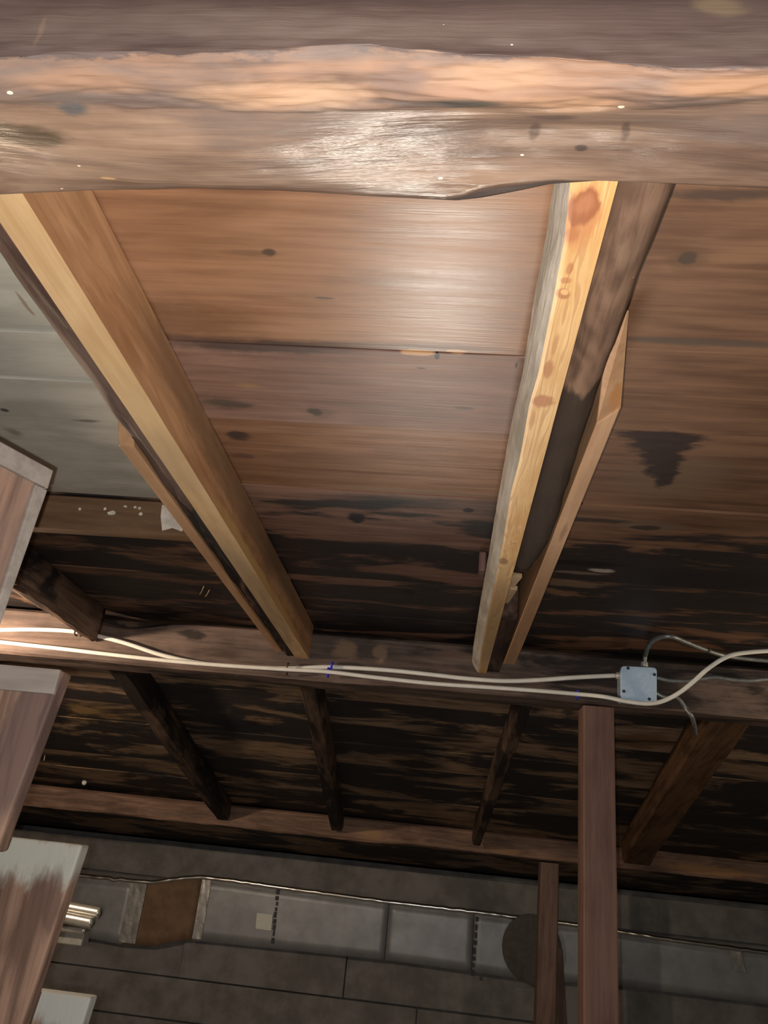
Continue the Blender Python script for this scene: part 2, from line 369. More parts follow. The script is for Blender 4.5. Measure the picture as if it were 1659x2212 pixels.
M_BEAM3 = wood('far_beam_wood', (0.13, 0.080, 0.060), (0.34, 0.215, 0.155), 'X', rough=0.7, spec=0.2, ring=0.1, tint=0.0, gray=0.4, gray_c=(0.12, 0.09, 0.075),
               blobs=[((-0.3349, 4.2, 0.1041), (0.08, 0.3, 0.04), (0.38, 0.24, 0.13), 0.7, 0.5), ((0.3384, 4.2, 0.0919), (0.12, 0.3, 0.02), (0.36, 0.22, 0.13), 0.7, 0.5),
                      ((1.3393, 4.2, 0.1022), (0.3, 0.3, 0.03), (0.42, 0.23, 0.10), 0.7, 0.5)])
M_OLD = wood('old_joist_dark_wood', (0.050, 0.027, 0.021), (0.125, 0.072, 0.054), 'Y', rough=0.7, spec=0.2, ring=0.15, tint=0.1, bump=0.7, gray=0.35, gray_c=(0.15, 0.105, 0.085),
             mold=(1, 0.75, 1.3, 0.85, 0.5), mold_c=(0.022, 0.018, 0.016), fleck=0.004)
M_OLD_F = wood('far_left_joist_wood', (0.085, 0.055, 0.042), (0.20, 0.13, 0.095), 'Y', rough=0.7, spec=0.2, tint=0.0, bump=0.6, mold=(1, 0.75, 1.3, 0.62, 0.60))
M_OLD_R = wood('old_joist_log_wood', (0.10, 0.058, 0.040), (0.24, 0.145, 0.098), 'Y', stretch=2.0, rough=0.85, spec=0.12, ring=0.25, tint=0.1, bump=0.7,
             mold=(1, 0.66, 0.84, 0.90, 0.36), mold_c=(0.042, 0.030, 0.024), fleck=0.003,
             blobs=[((0.1349, 0.554, 0.517), (0.012, 0.03, 0.1), (0.25, 0.16, 0.11), 0.5, 0.7)])
M_NEW_L = wood('new_joist_orange_wood', (0.33, 0.160, 0.072), (0.57, 0.315, 0.165), 'Y', rough=0.42, spec=0.4, ring=0.3, ring_n=12, rcross=16.0, lines=((0.27, 0.13, 0.055), 0.35), streak=0.3, tint=0.0, bump=0.15, fleck=0.012, fleck_c=(0.9, 0.8, 0.6),  # bright flecks paint the glints of sap droplets into the colour
             blobs=[((-0.413, 0.8188, 0.6216), (0.1, 0.014, 0.011), (0.42, 0.27, 0.15), 0.9, 0.4), ((-0.413, 0.8133, 0.6212), (0.1, 0.024, 0.017), (0.24, 0.115, 0.045), 0.5, 0.6),
                    ((-0.4166, 1.053, 0.53), (0.03, 0.10, 0.02), (0.28, 0.13, 0.055), 0.45, 0.7),
                    ((-0.411, 1.62, 0.526), (0.02, 0.62, 0.017), (0.60, 0.38, 0.145), 0.8, 0.5), ((-0.413, 1.4112, 0.5921), (0.05, 0.9, 0.055), (0.19, 0.125, 0.075), 0.55, 0.6)])
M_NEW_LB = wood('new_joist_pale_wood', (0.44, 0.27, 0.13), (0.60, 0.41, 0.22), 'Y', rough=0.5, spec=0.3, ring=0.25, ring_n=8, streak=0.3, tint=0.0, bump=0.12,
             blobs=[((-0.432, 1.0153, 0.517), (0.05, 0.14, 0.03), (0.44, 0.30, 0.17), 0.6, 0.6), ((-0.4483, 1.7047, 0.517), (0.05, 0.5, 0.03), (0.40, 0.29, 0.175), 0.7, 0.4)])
KN = (0.36, 0.12, 0.04)
M_NEW_R = wood('new_pine_joist_yellow_wood', (0.58, 0.31, 0.105), (0.80, 0.53, 0.245), 'Y', rough=0.38, spec=0.45, ring=0.30, ring_n=30, rcross=26.0, lines=((0.40, 0.17, 0.055), 0.55), streak=0.25, tint=0.0, bump=0.12, fleck=0.004, fleck_c=(1, 0.9, 0.6),  # flecks here are painted sparkle, droplets catching light
             blobs=[((0.0899, 0.5016, 0.517), (0.0205, 0.046, 0.03), (0.52, 0.22, 0.085), 0.85, 0.35), ((0.0899, 0.4929, 0.517), (0.0155, 0.026, 0.03), (0.30, 0.10, 0.04), 0.9, 0.3),
                    ((0.0904, 0.4914, 0.517), (0.010, 0.016, 0.03), (0.42, 0.17, 0.08), 0.8, 0.6), ((0.0858, 0.5247, 0.517), (0.010, 0.012, 0.03), KN, 0.6, 0.6),
                    ((0.0902, 0.5681, 0.517), (0.004, 0.011, 0.03), KN, 0.65, 0.5), ((0.0893, 0.5845, 0.517), (0.007, 0.006, 0.03), KN, 0.6, 0.5), ((0.09, 0.6041, 0.517), (0.009, 0.009, 0.03), KN, 0.75, 0.4),
                    ((0.0905, 0.6014, 0.517), (0.005, 0.005, 0.03), (0.72, 0.42, 0.18), 0.9, 0.4), ((0.0926, 0.6901, 0.517), (0.004, 0.03, 0.03), KN, 0.5, 0.6), ((0.0917, 0.7313, 0.517), (0.007, 0.020, 0.03), KN, 0.7, 0.5),
                    ((0.0931, 0.7962, 0.517), (0.015, 0.015, 0.03), (0.40, 0.15, 0.055), 0.85, 0.4), ((0.0855, 0.8362, 0.517), (0.007, 0.03, 0.03), (0.45, 0.2, 0.07), 0.7, 0.6),
                    ((0.0873, 1.3335, 0.517), (0.013, 0.02, 0.03), (0.24, 0.12, 0.05), 0.85, 0.4), ((0.0932, 1.7484, 0.517), (0.05, 0.5, 0.03), (0.44, 0.30, 0.16), 0.6, 0.5)])
M_WANE = wood('waney_grey_edge_wood', (0.29, 0.268, 0.23), (0.47, 0.44, 0.395), 'Y', rough=0.35, spec=0.6, ring=0.1, tint=0.0, bump=0.9, fleck=0.03, fleck_c=(0.85, 0.75, 0.45), stretch=2.0)  # yellowish flecks are glitter painted into the colour
M_SIS = wood('short_sister_tan_wood', (0.36, 0.20, 0.105), (0.50, 0.30, 0.17), 'Y', rough=0.55, spec=0.3, ring=0.2, ring_n=6, tint=0.1, bump=0.12,
             blobs=[((0.1755, 1.1936, 0.517), (0.006, 0.05, 0.05), (0.22, 0.10, 0.045), 0.7, 0.6), ((0.1723, 0.801, 0.53), (0.03, 0.02, 0.03), (0.40, 0.17, 0.05), 0.7, 0.5)])
M_RAFTER = wood('old_rafter_dark_wood', (0.055, 0.038, 0.030), (0.145, 0.098, 0.070), 'Y', tilt=0.226, rough=0.7, spec=0.15, ring=0.15, bump=0.5, mold=(1, 2.3, 3.2, 0.5, 0.5), mold_c=(0.02, 0.016, 0.015),
             blobs=[((0.2622, 3.1031, 0.3383), (0.012, 0.07, 0.06), (0.42, 0.30, 0.17), 0.8, 0.5)])
M_RAFTER_R = wood('brown_rafter_wood', (0.062, 0.034, 0.019), (0.165, 0.092, 0.050), 'Y', tilt=0.226, rough=0.7, spec=0.15, ring=0.15, bump=0.5)
M_POST = wood('post_red_brown_wood', (0.115, 0.064, 0.054), (0.205, 0.122, 0.100), 'Z', rough=0.6, spec=0.25, ring=0.15, ring_n=8, tint=0.05, bump=0.3)
M_POST2 = wood('far_post_dark_wood', (0.14, 0.088, 0.072), (0.25, 0.17, 0.14), 'Z', rough=0.65, spec=0.2, ring=0.15, tint=0.1, bump=0.3)
M_BLOCK = wood('blocking_brown_wood', (0.13, 0.078, 0.045), (0.22, 0.135, 0.08), 'X', rough=0.6, spec=0.2, ring=0.1, tint=0.1, bump=0.3)
M_LIMEPAINT = plain('flaking_white_paint', (0.62, 0.58, 0.52), 0.7, var=0.2, scale=60)
M_STAIR = wood('stair_brown_wood', (0.105, 0.062, 0.047), (0.33, 0.21, 0.155), 'Z', rough=0.6, spec=0.25, ring=0.2, streak=0.6, tint=0.1, bump=0.4, gray=0.35, gray_c=(0.17, 0.125, 0.115),
             blobs=[((-0.5708, 1.168, -0.0461), (0.2, 0.09, 0.045), (0.42, 0.44, 0.40), 0.9, 0.5), ((-0.5405, 1.3455, -0.2456), (0.2, 0.09, 0.05), (0.46, 0.48, 0.46), 0.9, 0.5),
                    ((-0.5557, 1.0273, 0.0956), (0.05, 0.2, 0.12), (0.13, 0.085, 0.08), 0.75, 0.4), ((-0.5413, 1.035, 0.1223), (0.012, 0.2, 0.05), (0.11, 0.07, 0.065), 0.7, 0.4),
                    ((-0.566, 1.1703, -0.1336), (0.02, 0.2, 0.09), (0.12, 0.07, 0.055), 0.7, 0.5), ((-0.5377, 1.1836, -0.1026), (0.016, 0.2, 0.06), (0.12, 0.07, 0.06), 0.7, 0.5)])
M_CLEAT = wood('stair_cleat_grey_wood', (0.24, 0.21, 0.19), (0.36, 0.32, 0.29), 'X', rough=0.6, spec=0.25, ring=0.1, tint=0.2, bump=0.3)
M_CABLE = plain('white_cable_sheath', (0.88, 0.87, 0.80), 0.4, var=0.05)
M_ARMOR = plain('galvanized_armor', (0.27, 0.29, 0.30), 0.45, metal=0.6, var=0.2, scale=90)
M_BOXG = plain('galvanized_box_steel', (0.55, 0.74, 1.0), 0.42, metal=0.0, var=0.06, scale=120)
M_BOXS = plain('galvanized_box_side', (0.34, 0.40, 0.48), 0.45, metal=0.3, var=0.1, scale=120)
M_SCREW = plain('dull_screw_steel', (0.10, 0.11, 0.13), 0.4, metal=0.7)
M_CONN = plain('connector_zinc', (0.60, 0.60, 0.55), 0.4, metal=0.4)
M_STAPLE = plain('blue_plastic', (0.04, 0.05, 0.65), 0.45)
M_STAPLE_D = plain('rusty_staple_steel', (0.10, 0.075, 0.05), 0.6, metal=0.4)
M_SPLINT = plain('fresh_splinter_wood', (0.62, 0.44, 0.27), 0.6, var=0.2)
M_FOIL = plain('foil_facing', (0.36, 0.38, 0.41), 0.45, metal=0.35, var=0.12, scale=9, bump=0.2)
M_FOILEDGE = plain('folded_foil_edge', (0.9, 0.9, 0.88), 0.25, metal=1.0, spec=1.0, var=0.02, scale=30)
M_TAPE = plain('foil_tape', (0.5, 0.5, 0.5), 0.35, metal=0.6, var=0.15, scale=25, bump=0.3)
M_BROWNPATCH = plain('bare_brown_board', (0.22, 0.14, 0.085), 0.7, var=0.2, scale=12)
M_PAPER = plain('white_paper_sticker', (0.90, 0.94, 0.86), 0.6, var=0.03)
M_INK = plain('dark_print', (0.05, 0.05, 0.055), 0.6)
M_STONE = plain('grey_stone', (0.225, 0.22, 0.215), 0.85, var=0.25, scale=7, bump=0.4)
M_MORTAR = plain('grey_mortar', (0.15, 0.155, 0.16), 0.9, var=0.25, scale=9, bump=0.4)
M_CONC = plain('concrete_floor', (0.26, 0.25, 0.23), 0.85, var=0.2, scale=4, bump=0.3)
M_CAP = plain('dark_grey_cap', (0.11, 0.10, 0.095), 0.8)  # plain dark grey of the round cap
M_CHROME = plain('galvanized_tube', (0.66, 0.66, 0.62), 0.3, metal=0.8, var=0.1, scale=60)

# ------------------------------------------------------------------ the setting
ZC = 0.622            # underside of the planks overhead
def slope_z(y): return 0.6 - 0.23 * (y - 2.4)

XW0, XW1, YW0, YW1, ZF = -3.0, 3.0, -1.6, 5.1, -1.45
tag(block('floor', XW0, XW1, YW0, YW1, ZF - 0.1, ZF, M_CONC, bev=0), kind='structure')
tag(block('wall_left', XW0 - 0.2, XW0, YW0, YW1 + 0.3, ZF, 0.60, M_MORTAR, bev=0), kind='structure')
tag(block('wall_right', XW1, XW1 + 0.2, YW0, YW1 + 0.3, ZF, 0.60, M_MORTAR, bev=0), kind='structure')
tag(block('wall_front', XW0, XW1, YW0 - 0.2, YW0, ZF, 0.60, M_MORTAR, bev=0), kind='structure')

ceiling = empty('ceiling', (0, 1.7, 0.65)); tag(ceiling, 'old wooden plank decking overhead, brown with black mildew further back', kind='structure')
def plank(x0, x1, y0, y1, m, slope=False, name='plank'):
    j = random.uniform(-0.0015, 0.0035); tw = random.uniform(-0.0012, 0.0012)
    g = 0.0007
    y0 += g; y1 -= g
    if slope:
        c = []
        for zt in (0.0, 0.025):
            for x, y in ((x0, y0), (x1, y0), (x1, y1), (x0, y1)):
                c.append((x, y, slope_z(y) + zt + j + tw * (1 if y == y1 else -1)))
    else:
        c = []
        for zt in (0.0, 0.025):
            for x, y in ((x0, y0), (x1, y0), (x1, y1), (x0, y1)):
                c.append((x, y, ZC + zt + j + tw * (1 if y == y1 else -1)))
    return build(name, *hexa(c, 0.0012), m, ceiling)
# middle and right planks: one joint pattern left of the right-hand joist, another to its right
for a, b in zip([-1.6, -1.2, -0.85, -0.5, -0.2, 0.1, 0.38, 0.852, 1.052, 1.298, 1.54, 1.80, 2.105], [-1.2, -0.85, -0.5, -0.2, 0.1, 0.38, 0.852, 1.052, 1.298, 1.54, 1.80, 2.105, 2.375]):
    plank(-0.484, 0.137, a, b, M_PLANK_P if 0.8 < a < 0.9 or a > 1.2 else M_PLANK)
for a, b in zip([-1.6, -1.2, -0.85, -0.5, -0.2, 0.1, 0.36, 0.826, 1.026, 1.29, 1.47, 1.70, 1.98], [-1.2, -0.85, -0.5, -0.2, 0.1, 0.36, 0.826, 1.026, 1.29, 1.47, 1.70, 1.98, 2.375]):
    plank(0.139, XW1, a, b, M_PLANK_R)
for a, b in zip([-1.6, -1.2, -0.85, -0.5, -0.2, 0.1, 0.36, 0.60, 0.845, 0.962], [-1.2, -0.85, -0.5, -0.2, 0.1, 0.36, 0.60, 0.845, 0.962, 1.385]):
    plank(XW0, -0.486, a, b, M_PAINT)
for a, b in zip([1.392, 1.62, 1.86, 2.11], [1.62, 1.86, 2.11, 2.375]):
    plank(XW0, -0.486, a, b, M_DARKPLANK)
ys = [2.385, 2.60, 2.80, 3.02, 3.22, 3.45, 3.66, 3.88, 4.10, 4.34, 4.58, 4.82, 5.09]
for a, b in zip(ys, ys[1:]):
    plank(XW0, XW1, a, b, M_SLOPE, slope=True)

wall = empty('wall_back', (0, 5.1, ZF)); tag(wall, kind='structure')
block('mortar_backing', XW0, XW1, 5.10, 5.32, ZF, -0.03, M_MORTAR, wall, bev=0)
rows = [(-0.235, -0.055, [-3, 3]), (-0.74, -0.238, [-3, -1.43, -0.47, 0.72, 3]), (-0.95, -0.742, [-3, -0.05, 3]), (-1.445, -0.952, [-3, 0.8, 3])]
for z0, z1, xs in rows:
    for a, b in zip(xs, xs[1:]):
        d = random.uniform(0.0, 0.003) if a not in (-1.43, -2.1) else 0.018
        block('stone_block', a + 0.002, b - 0.002, 5.075 - d, 5.13, z0 + random.uniform(0, 0.004), z1 - random.uniform(0.002, 0.006), M_STONE, wall, bev=0.005, seg=2)

# ------------------------------------------------------------------ near beam
low_edge = [(-0.4096, 0.4416, 0.458), (-0.3847, 0.4399, 0.458), (-0.3035, 0.4332, 0.458), (-0.2266, 0.4291, 0.458), (-0.153, 0.4288, 0.458), (-0.0815, 0.432, 0.458), (-0.025, 0.4329, 0.458), (-0.0112, 0.4285, 0.458), (0.0023, 0.4211, 0.458), (0.0156, 0.4173, 0.458), (0.0551, 0.4125, 0.458), (0.14, 0.4138, 0.458), (0.2041, 0.4161, 0.458), (0.2234, 0.4163, 0.458)]
out_edge = [(-0.4239, 0.457, 0.474), (-0.3982, 0.4553, 0.474), (-0.3142, 0.4484, 0.474), (-0.2345, 0.4441, 0.474), (-0.1584, 0.4437, 0.474), (-0.0844, 0.4475, 0.474), (-0.0295, 0.4491, 0.474), (-0.0168, 0.4496, 0.474), (0.0029, 0.4462, 0.474), (0.0307, 0.4386, 0.474), (0.0542, 0.4313, 0.474), (0.091, 0.4272, 0.474), (0.145, 0.4287, 0.474), (0.2114, 0.431, 0.474), (0.2314, 0.4313, 0.474)]
chf_edge = [(-0.3276, 0.312, 0.4376), (-0.3098, 0.312, 0.4409), (-0.28, 0.312, 0.4457), (-0.2346, 0.312, 0.4488), (-0.1885, 0.312, 0.4467), (-0.1504, 0.312, 0.4506), (-0.1184, 0.312, 0.4535), (-0.0721, 0.312, 0.4561), (-0.0429, 0.312, 0.4507), (-0.0004, 0.312, 0.4478), (0.0411, 0.312, 0.4449), (0.1082, 0.312, 0.4383), (0.1629, 0.312, 0.439), (0.1786, 0.312, 0.4392)]
mid_edge = [(-0.3523, 0.3497, 0.446), (-0.3318, 0.3494, 0.446), (-0.2652, 0.3498, 0.446), (-0.2002, 0.3509, 0.446), (-0.1363, 0.3507, 0.446), (-0.0738, 0.3483, 0.446), (-0.0132, 0.346, 0.446), (0.0461, 0.3478, 0.446), (0.1176, 0.345, 0.446), (0.1734, 0.3378, 0.446), (0.1899, 0.3376, 0.446)]
xs = []
x = -3.0
while x < 3.0:
    xs.append(x); x += 0.003 if -0.48 < x < 0.30 else 0.06
xs.append(3.0)
rings = []; NEAR, CH, UND, FAR = 22, 26, 26, 5
for x in xs:
    le = lerp_poly(low_edge, x); oe = lerp_poly(out_edge, x); ce = lerp_poly(chf_edge, x); me_ = lerp_poly(mid_edge, x)
    r = []
    for i in range(NEAR):                        # face towards the camera, from the top down
        u = 1 - (1 - i / NEAR) ** 2.5; z = 0.618 + (ce[2] - 0.618) * u
        r.append((x, 0.312 - 0.004 * abs(nz(x * 4, 1.7, z * 12)) + 0.0012 * nz(x * 40, 4.0, z * 120), z))
    for i in range(CH):                          # torn wane along the near arris
        u = i / CH
        y = ce[1] + (me_[1] - ce[1]) * u; z = ce[2] + (me_[2] - ce[2]) * u - 0.005 * math.sin(u * math.pi)
        n = 0.0045 * nz(x * 12, y * 70, 2.2) + 0.0016 * nz(x * 30, y * 260, 8.1) + 0.0010 * nz(x * 70, y * 520, 3.3)
        r.append((x, y, z + n))
    for i in range(UND):                         # hewn underside
        u = i / (UND - 1)
        y = me_[1] + (le[1] - me_[1]) * u; z = me_[2] + (le[2] - me_[2]) * (u ** 1.15)
        z += 0.0085 * math.sin(2 * math.pi * (x + 0.085) / 0.5) * (1 - u ** 4) * min(1, u * 3) + 0.0010 * nz(x * 9 + 3, y * 14, 5.5) + 0.0006 * nz(x * 40, y * 160, 1.5)
        r.append((x, y, z))
    for i in range(1, FAR + 1):
        u = i / FAR
        r.append((x, le[1] + (oe[1] - le[1]) * u, le[2] + (oe[2] - le[2]) * u))
    r.append((x, oe[1] + 0.006, 0.55)); r.append((x, oe[1] + 0.006, 0.618))
    rings.append(r)
n1 = len(rings[0])
nb = loft('timber_beam', rings, M_BEAM, smooth=True)
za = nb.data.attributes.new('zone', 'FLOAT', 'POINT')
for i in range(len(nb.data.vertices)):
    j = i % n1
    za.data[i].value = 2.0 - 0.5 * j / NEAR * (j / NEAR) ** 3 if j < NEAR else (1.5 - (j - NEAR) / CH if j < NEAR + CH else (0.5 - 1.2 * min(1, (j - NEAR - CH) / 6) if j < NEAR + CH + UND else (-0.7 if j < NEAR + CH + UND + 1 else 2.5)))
tag(nb, 'large hewn timber beam nearest overhead with torn rough edge and shiny underside', 'beam')

# ------------------------------------------------------------------ mid and far beams
def rough_beam(name, y0, y1, z0, z1, m, skew=0.0, amp=0.004, dip=None):
    xs = [-2.99 + 5.98 * i / 240 for i in range(241)]; rings = []
    for x in xs:
        o = skew * x
        a = lambda k: amp * nz(x * 3.5, k * 7.3, 0.3) + 0.3 * amp * nz(x * 22, k * 3.1, 4.0)
        zt = z1 - (dip(x) if dip else 0)
        r = [(x, y0 + o + a(1) * 0.6, zt - 0.012), (x, y0 + o + a(2) * 0.6 + 0.001, (z0 * 0.4 + zt * 0.6)), (x, y0 + o + a(3) * 0.6, z0 * 0.8 + zt * 0.2), (x, y0 + o + 0.001, z0 + 0.008 + a(4)),
             (x, y0 + o + 0.008, z0 + a(5)), (x, (y0 + y1) / 2 + o, z0 + a(6)), (x, y1 + o - 0.008, z0 + a(7)), (x, y1 + o, z0 + 0.01), (x, y1 + o, zt - 0.012), (x, y1 + o - 0.01, zt - 0.002), (x, y0 + o + 0.012, zt - 0.002)]
        rings.append(r)
    return loft(name, rings, m, smooth=False)
mid_b = rough_beam('timber_beam', 2.252, 2.375, 0.458, 0.620, M_BEAM2, dip=lambda x: 0.030 * math.exp(-((x + 1.0) / 0.12) ** 2) + 0.015)
tag(mid_b, 'mid distance timber beam carrying the white cables and junction box', 'beam')
far_b = rough_beam('timber_beam', 4.225, 4.35, 0.070, 0.176, M_BEAM3, skew=0.045, amp=0.008)
tag(far_b, 'dim far timber beam behind the reddish post, above the foil strip', 'beam')

# ------------------------------------------------------------------ joists between near and mid beams
JT = ZC - 0.003     # top of joists, against the planks
def joist(name, xf0, xf1, y0, y1, zb, m, round_=0.0, amp=0.002, step=0.02, fmat=None, zt=JT, ragged=0.0, smooth=True):
    n = max(3, int((y1 - y0) / step)); rings = []
    for i in range(n + 1):
        y = y0 + (y1 - y0) * i / n
        xa, xb = xf0(y) if callable(xf0) else xf0, xf1(y) if callable(xf1) else xf1
        w = xb - xa; r = []
        for k in range(9):
            u = k / 8
            bow = round_ * (abs(2 * u - 1) ** 2.5)
            z = zb + bow + amp * nz(y * 16, u * 3 + 9, xa * 30)
            yy = y
            if ragged and i == n: yy = y + ragged * nz(u * 9, 3.3, 7.7)
            r.append((xa + w * u + amp * 0.5 * nz(y * 20, u, 2.0), yy, z))
        r.append((xb + amp * nz(y * 14, 7.0, 1.0), y, (zb + zt) / 2)); r.append((xb, y, zt)); r.append((xa, y, zt)); r.append((xa + amp * nz(y * 14, 3.0, 1.0), y, (zb + zt) / 2))
        rings.append(r)
    return loft(name, rings, m, smooth=smooth, fmat=fmat)

YJ0, YJ1 = 0.452, 2.245
o = joist('floor_joist', -0.4835, -0.4535, YJ0, YJ1, 0.521, M_OLD, round_=0.004, amp=0.004)
tag(o, 'narrow dark old joist sandwiched between pale sisters at left', 'joist')
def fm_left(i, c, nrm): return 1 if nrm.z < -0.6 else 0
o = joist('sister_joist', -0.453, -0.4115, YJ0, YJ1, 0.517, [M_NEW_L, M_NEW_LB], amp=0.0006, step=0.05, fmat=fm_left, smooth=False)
tag(o, 'long orange-tan new sister joist at left with pale underside edge', 'joist')
V, Fc = hexa([(-0.508, 0.975, 0.519), (-0.4842, 0.975, 0.519), (-0.4842, 2.20, 0.519), (-0.5055, 2.20, 0.519),
              (-0.508, 0.900, JT), (-0.4842, 0.900, JT), (-0.4842, 2.20, JT), (-0.5055, 2.20, JT)], 0.0012)
tag(build('sister_joist', V, Fc, M_SIS), 'thin tan sister board left of the dark left joist, cut end showing', 'joist')

arr = [(0.0745, 0.4681, 0.517), (0.0792, 0.5316, 0.517), (0.0806, 0.6198, 0.517), (0.0812, 0.7385, 0.517), (0.0782, 0.8007, 0.517), (0.0794, 0.871, 0.517), (0.0803, 0.9531, 0.517), (0.0777, 1.0459, 0.517), (0.0816, 1.2619, 0.517), (0.0819, 1.5456, 0.517), (0.0834, 1.963, 0.517), (0.0896, 2.2236, 0.517)]
wan = [(0.0646, 0.4985, 0.548), (0.0667, 0.5512, 0.548), (0.0653, 0.642, 0.548), (0.0675, 0.7842, 0.548), (0.0643, 0.9045, 0.548), (0.0636, 1.1112, 0.548), (0.0643, 1.365, 0.548), (0.0641, 1.7114, 0.548), (0.066, 2.0877, 0.548), (0.0714, 2.3346, 0.548)]
rings = []; n = 90
for i in range(n + 1):
    y = YJ0 + (YJ1 - YJ0) * i / n
    xa = lerp_poly(arr, y, 1)[0]; xw = lerp_poly(wan, y, 1)[0]
    wob = 0.0012 * nz(y * 30, 1, 1)
    r = [(0.1125, y, JT), (0.1125, y, 0.5175), (xa + 0.004, y, 0.517), (xa, y, 0.5178),
         (xa + (xw - xa) * 0.35 + wob, y, 0.517 + 0.008 + 0.002 * nz(y * 45, 2, 2)), (xa + (xw - xa) * 0.7 - wob, y, 0.535 + 0.002 * nz(y * 40, 5, 2)),
         (xw + 0.0006 * nz(y * 40, 8, 1), y, 0.549), (max(xw * 1.135 + 0.001, xa), y, JT)]
    rings.append(r)
def fm_right(i, c, nrm): return 1 if (i < n * 8 and i % 8 in (3, 4, 5, 6)) else 0
o = loft('sister_joist', rings, [M_NEW_R, M_WANE], smooth=False, fmat=fm_right)
tag(o, 'yellow pine sister joist at right with big red knot and grey waney edge', 'joist')

o = joist('floor_joist', 0.1138, lambda y: 0.160 + 0.004 * math.sin(y * 6) - 0.02 * max(0, (y - 1.25) / 0.15), YJ0, 1.39, 0.520, M_OLD_R, round_=0.012, amp=0.004, ragged=0.05)
tag(o, 'old dark log joist right of the yellow pine, broken off at its far end', 'joist')
o = joist('joist_stub', 0.1135, 0.150, 1.70, 2.245, 0.524, M_OLD, amp=0.003)
tag(o, 'dark stub of broken joist in front of the mid beam beside yellow pine', 'joist')
V, Fc = hexa([(0.1655, 0.845, 0.519), (0.187, 0.805, 0.519), (0.184, 2.12, 0.519), (0.1515, 2.12, 0.519),
              (0.1655, 0.745, JT), (0.187, 0.745, JT), (0.184, 2.12, JT), (0.1515, 2.12, JT)], 0.0012)
tag(build('sister_joist', V, Fc, M_SIS), 'thin tan sister board right of the dark log joist, with angled cut end', 'joist')
for i, (y0, y1, z0) in enumerate(((1.47, 1.56, 0.540), (1.57, 1.695, 0.548))):
    V, Fc = hexa([(0.116, y0, z0), (0.139, y0 + 0.02, z0 + 0.004), (0.128, y1, z0 + 0.006), (0.117, y1 - 0.02, z0), (0.116, y0 + 0.01, z0 + 0.012), (0.139, y0 + 0.02, z0 + 0.014), (0.130, y1, z0 + 0.016), (0.117, y1 - 0.02, z0 + 0.013)], 0.001)
    tag(build('wood_shim', V, Fc, M_SPLINT), ['pale broken wood scrap wedged nearest the log joist break', 'pale broken wood scrap wedged against the dark joist stub'][i], 'wood scrap', 'wood scraps beside the yellow pine joist')
o = block('wood_cleat', 0.052, 0.067, 1.545, 1.60, 0.575, JT, M_POST, bev=0.003)
tag(o, 'small brown block under planks left of the yellow pine joist', 'wood block')

# left-hand joist and the blocking between
o = joist('floor_joist', -1.098, lambda y: -1.058 + 0.01 * math.sin(y * 5), YJ0, YJ1, 0.517, M_OLD_F, round_=0.003, amp=0.004)
tag(o, 'dark joist at far left meeting the mid beam behind the stairs', 'joist')
blk = empty('blocking_board', (-0.78, 1.41, 0.60))
tag(blk, 'brown blocking board with white paint spots at the end of grey-green planks', 'board')
bd = build('board', *hexa([(-1.052, 1.392, 0.542), (-0.510, 1.392, 0.548), (-0.510, 1.425, 0.548), (-1.052, 1.425, 0.542), (-1.052, 1.392, JT), (-0.510, 1.392, JT), (-0.510, 1.425, JT), (-1.052, 1.425, JT)], 0.003), M_BLOCK, blk)
for (px, pz, rx, rz) in [(-0.717, 0.594, 0.004, 0.004), (-0.700, 0.586, 0.010, 0.006), (-0.676, 0.602, 0.005, 0.003), (-0.655, 0.602, 0.004, 0.003), (-0.645, 0.600, 0.004, 0.004), (-0.640, 0.587, 0.004, 0.004), (-0.770, 0.590, 0.004, 0.004)]:
    ang = [k * math.pi / 4 for k in range(8)]
    rr = [random.uniform(0.6, 1.1) for _ in ang]
    V = [(px + rx * q * math.cos(w), 1.3905, pz + rz * q * math.sin(w)) for w, q in zip(ang, rr)] + [(px + rx * q * math.cos(w), 1.3925, pz + rz * q * math.sin(w)) for w, q in zip(ang, rr)]
    build('paint_spot', V, [tuple(range(8)), tuple(range(15, 7, -1))] + [(k, (k + 1) % 8, 8 + (k + 1) % 8, 8 + k) for k in range(8)], M_LIMEPAINT, blk)
pp = [(-0.6, 1.39, 0.6108), (-0.577, 1.39, 0.6041), (-0.5557, 1.39, 0.5952), (-0.5387, 1.39, 0.5738), (-0.5472, 1.39, 0.555), (-0.5678, 1.39, 0.5616), (-0.5873, 1.39, 0.5541), (-0.5971, 1.39, 0.5851)]
V = pp + [(a, b + 0.003, c) for a, b, c in pp]
build('paint_patch', V, [tuple(range(8)), tuple(range(15, 7, -1))] + [(k, (k + 1) % 8, 8 + (k + 1) % 8, 8 + k) for k in range(8)], M_LIMEPAINT, blk)
V, Fc = hexa([(-0.62, 1.46, 0.606), (-0.512, 1.46, 0.606), (-0.512, 1.56, 0.606), (-0.58, 1.56, 0.606), (-0.62, 1.46, 0.6215), (-0.512, 1.46, 0.6215), (-0.512, 1.56, 0.6215), (-0.58, 1.56, 0.6215)], 0.002)
tag(build('wood_scrap', V, Fc, M_SIS), 'pale tan wood offcut under dark planks beside the left sister board', 'wood scrap')
for i, (a, b) in enumerate((((-0.7008, 2.0124, 0.624), (-0.667, 1.9345, 0.624)), ((-0.6886, 2.0259, 0.624), (-0.6595, 1.9635, 0.624)))):
    a = Vector(a); b = Vector(b); a.z = b.z = 0.618
    o = tube('wood_splinter', [a, (a + b) / 2 + Vector((0, 0, -0.004)), b], 0.0016, M_SPLINT, seg=5, n=2)
    tag(o, ['pale splinter hanging on dark planks, left of the pair', 'pale splinter hanging on dark planks, right of the pair'][i], 'splinter', 'splinters on the dark planks')

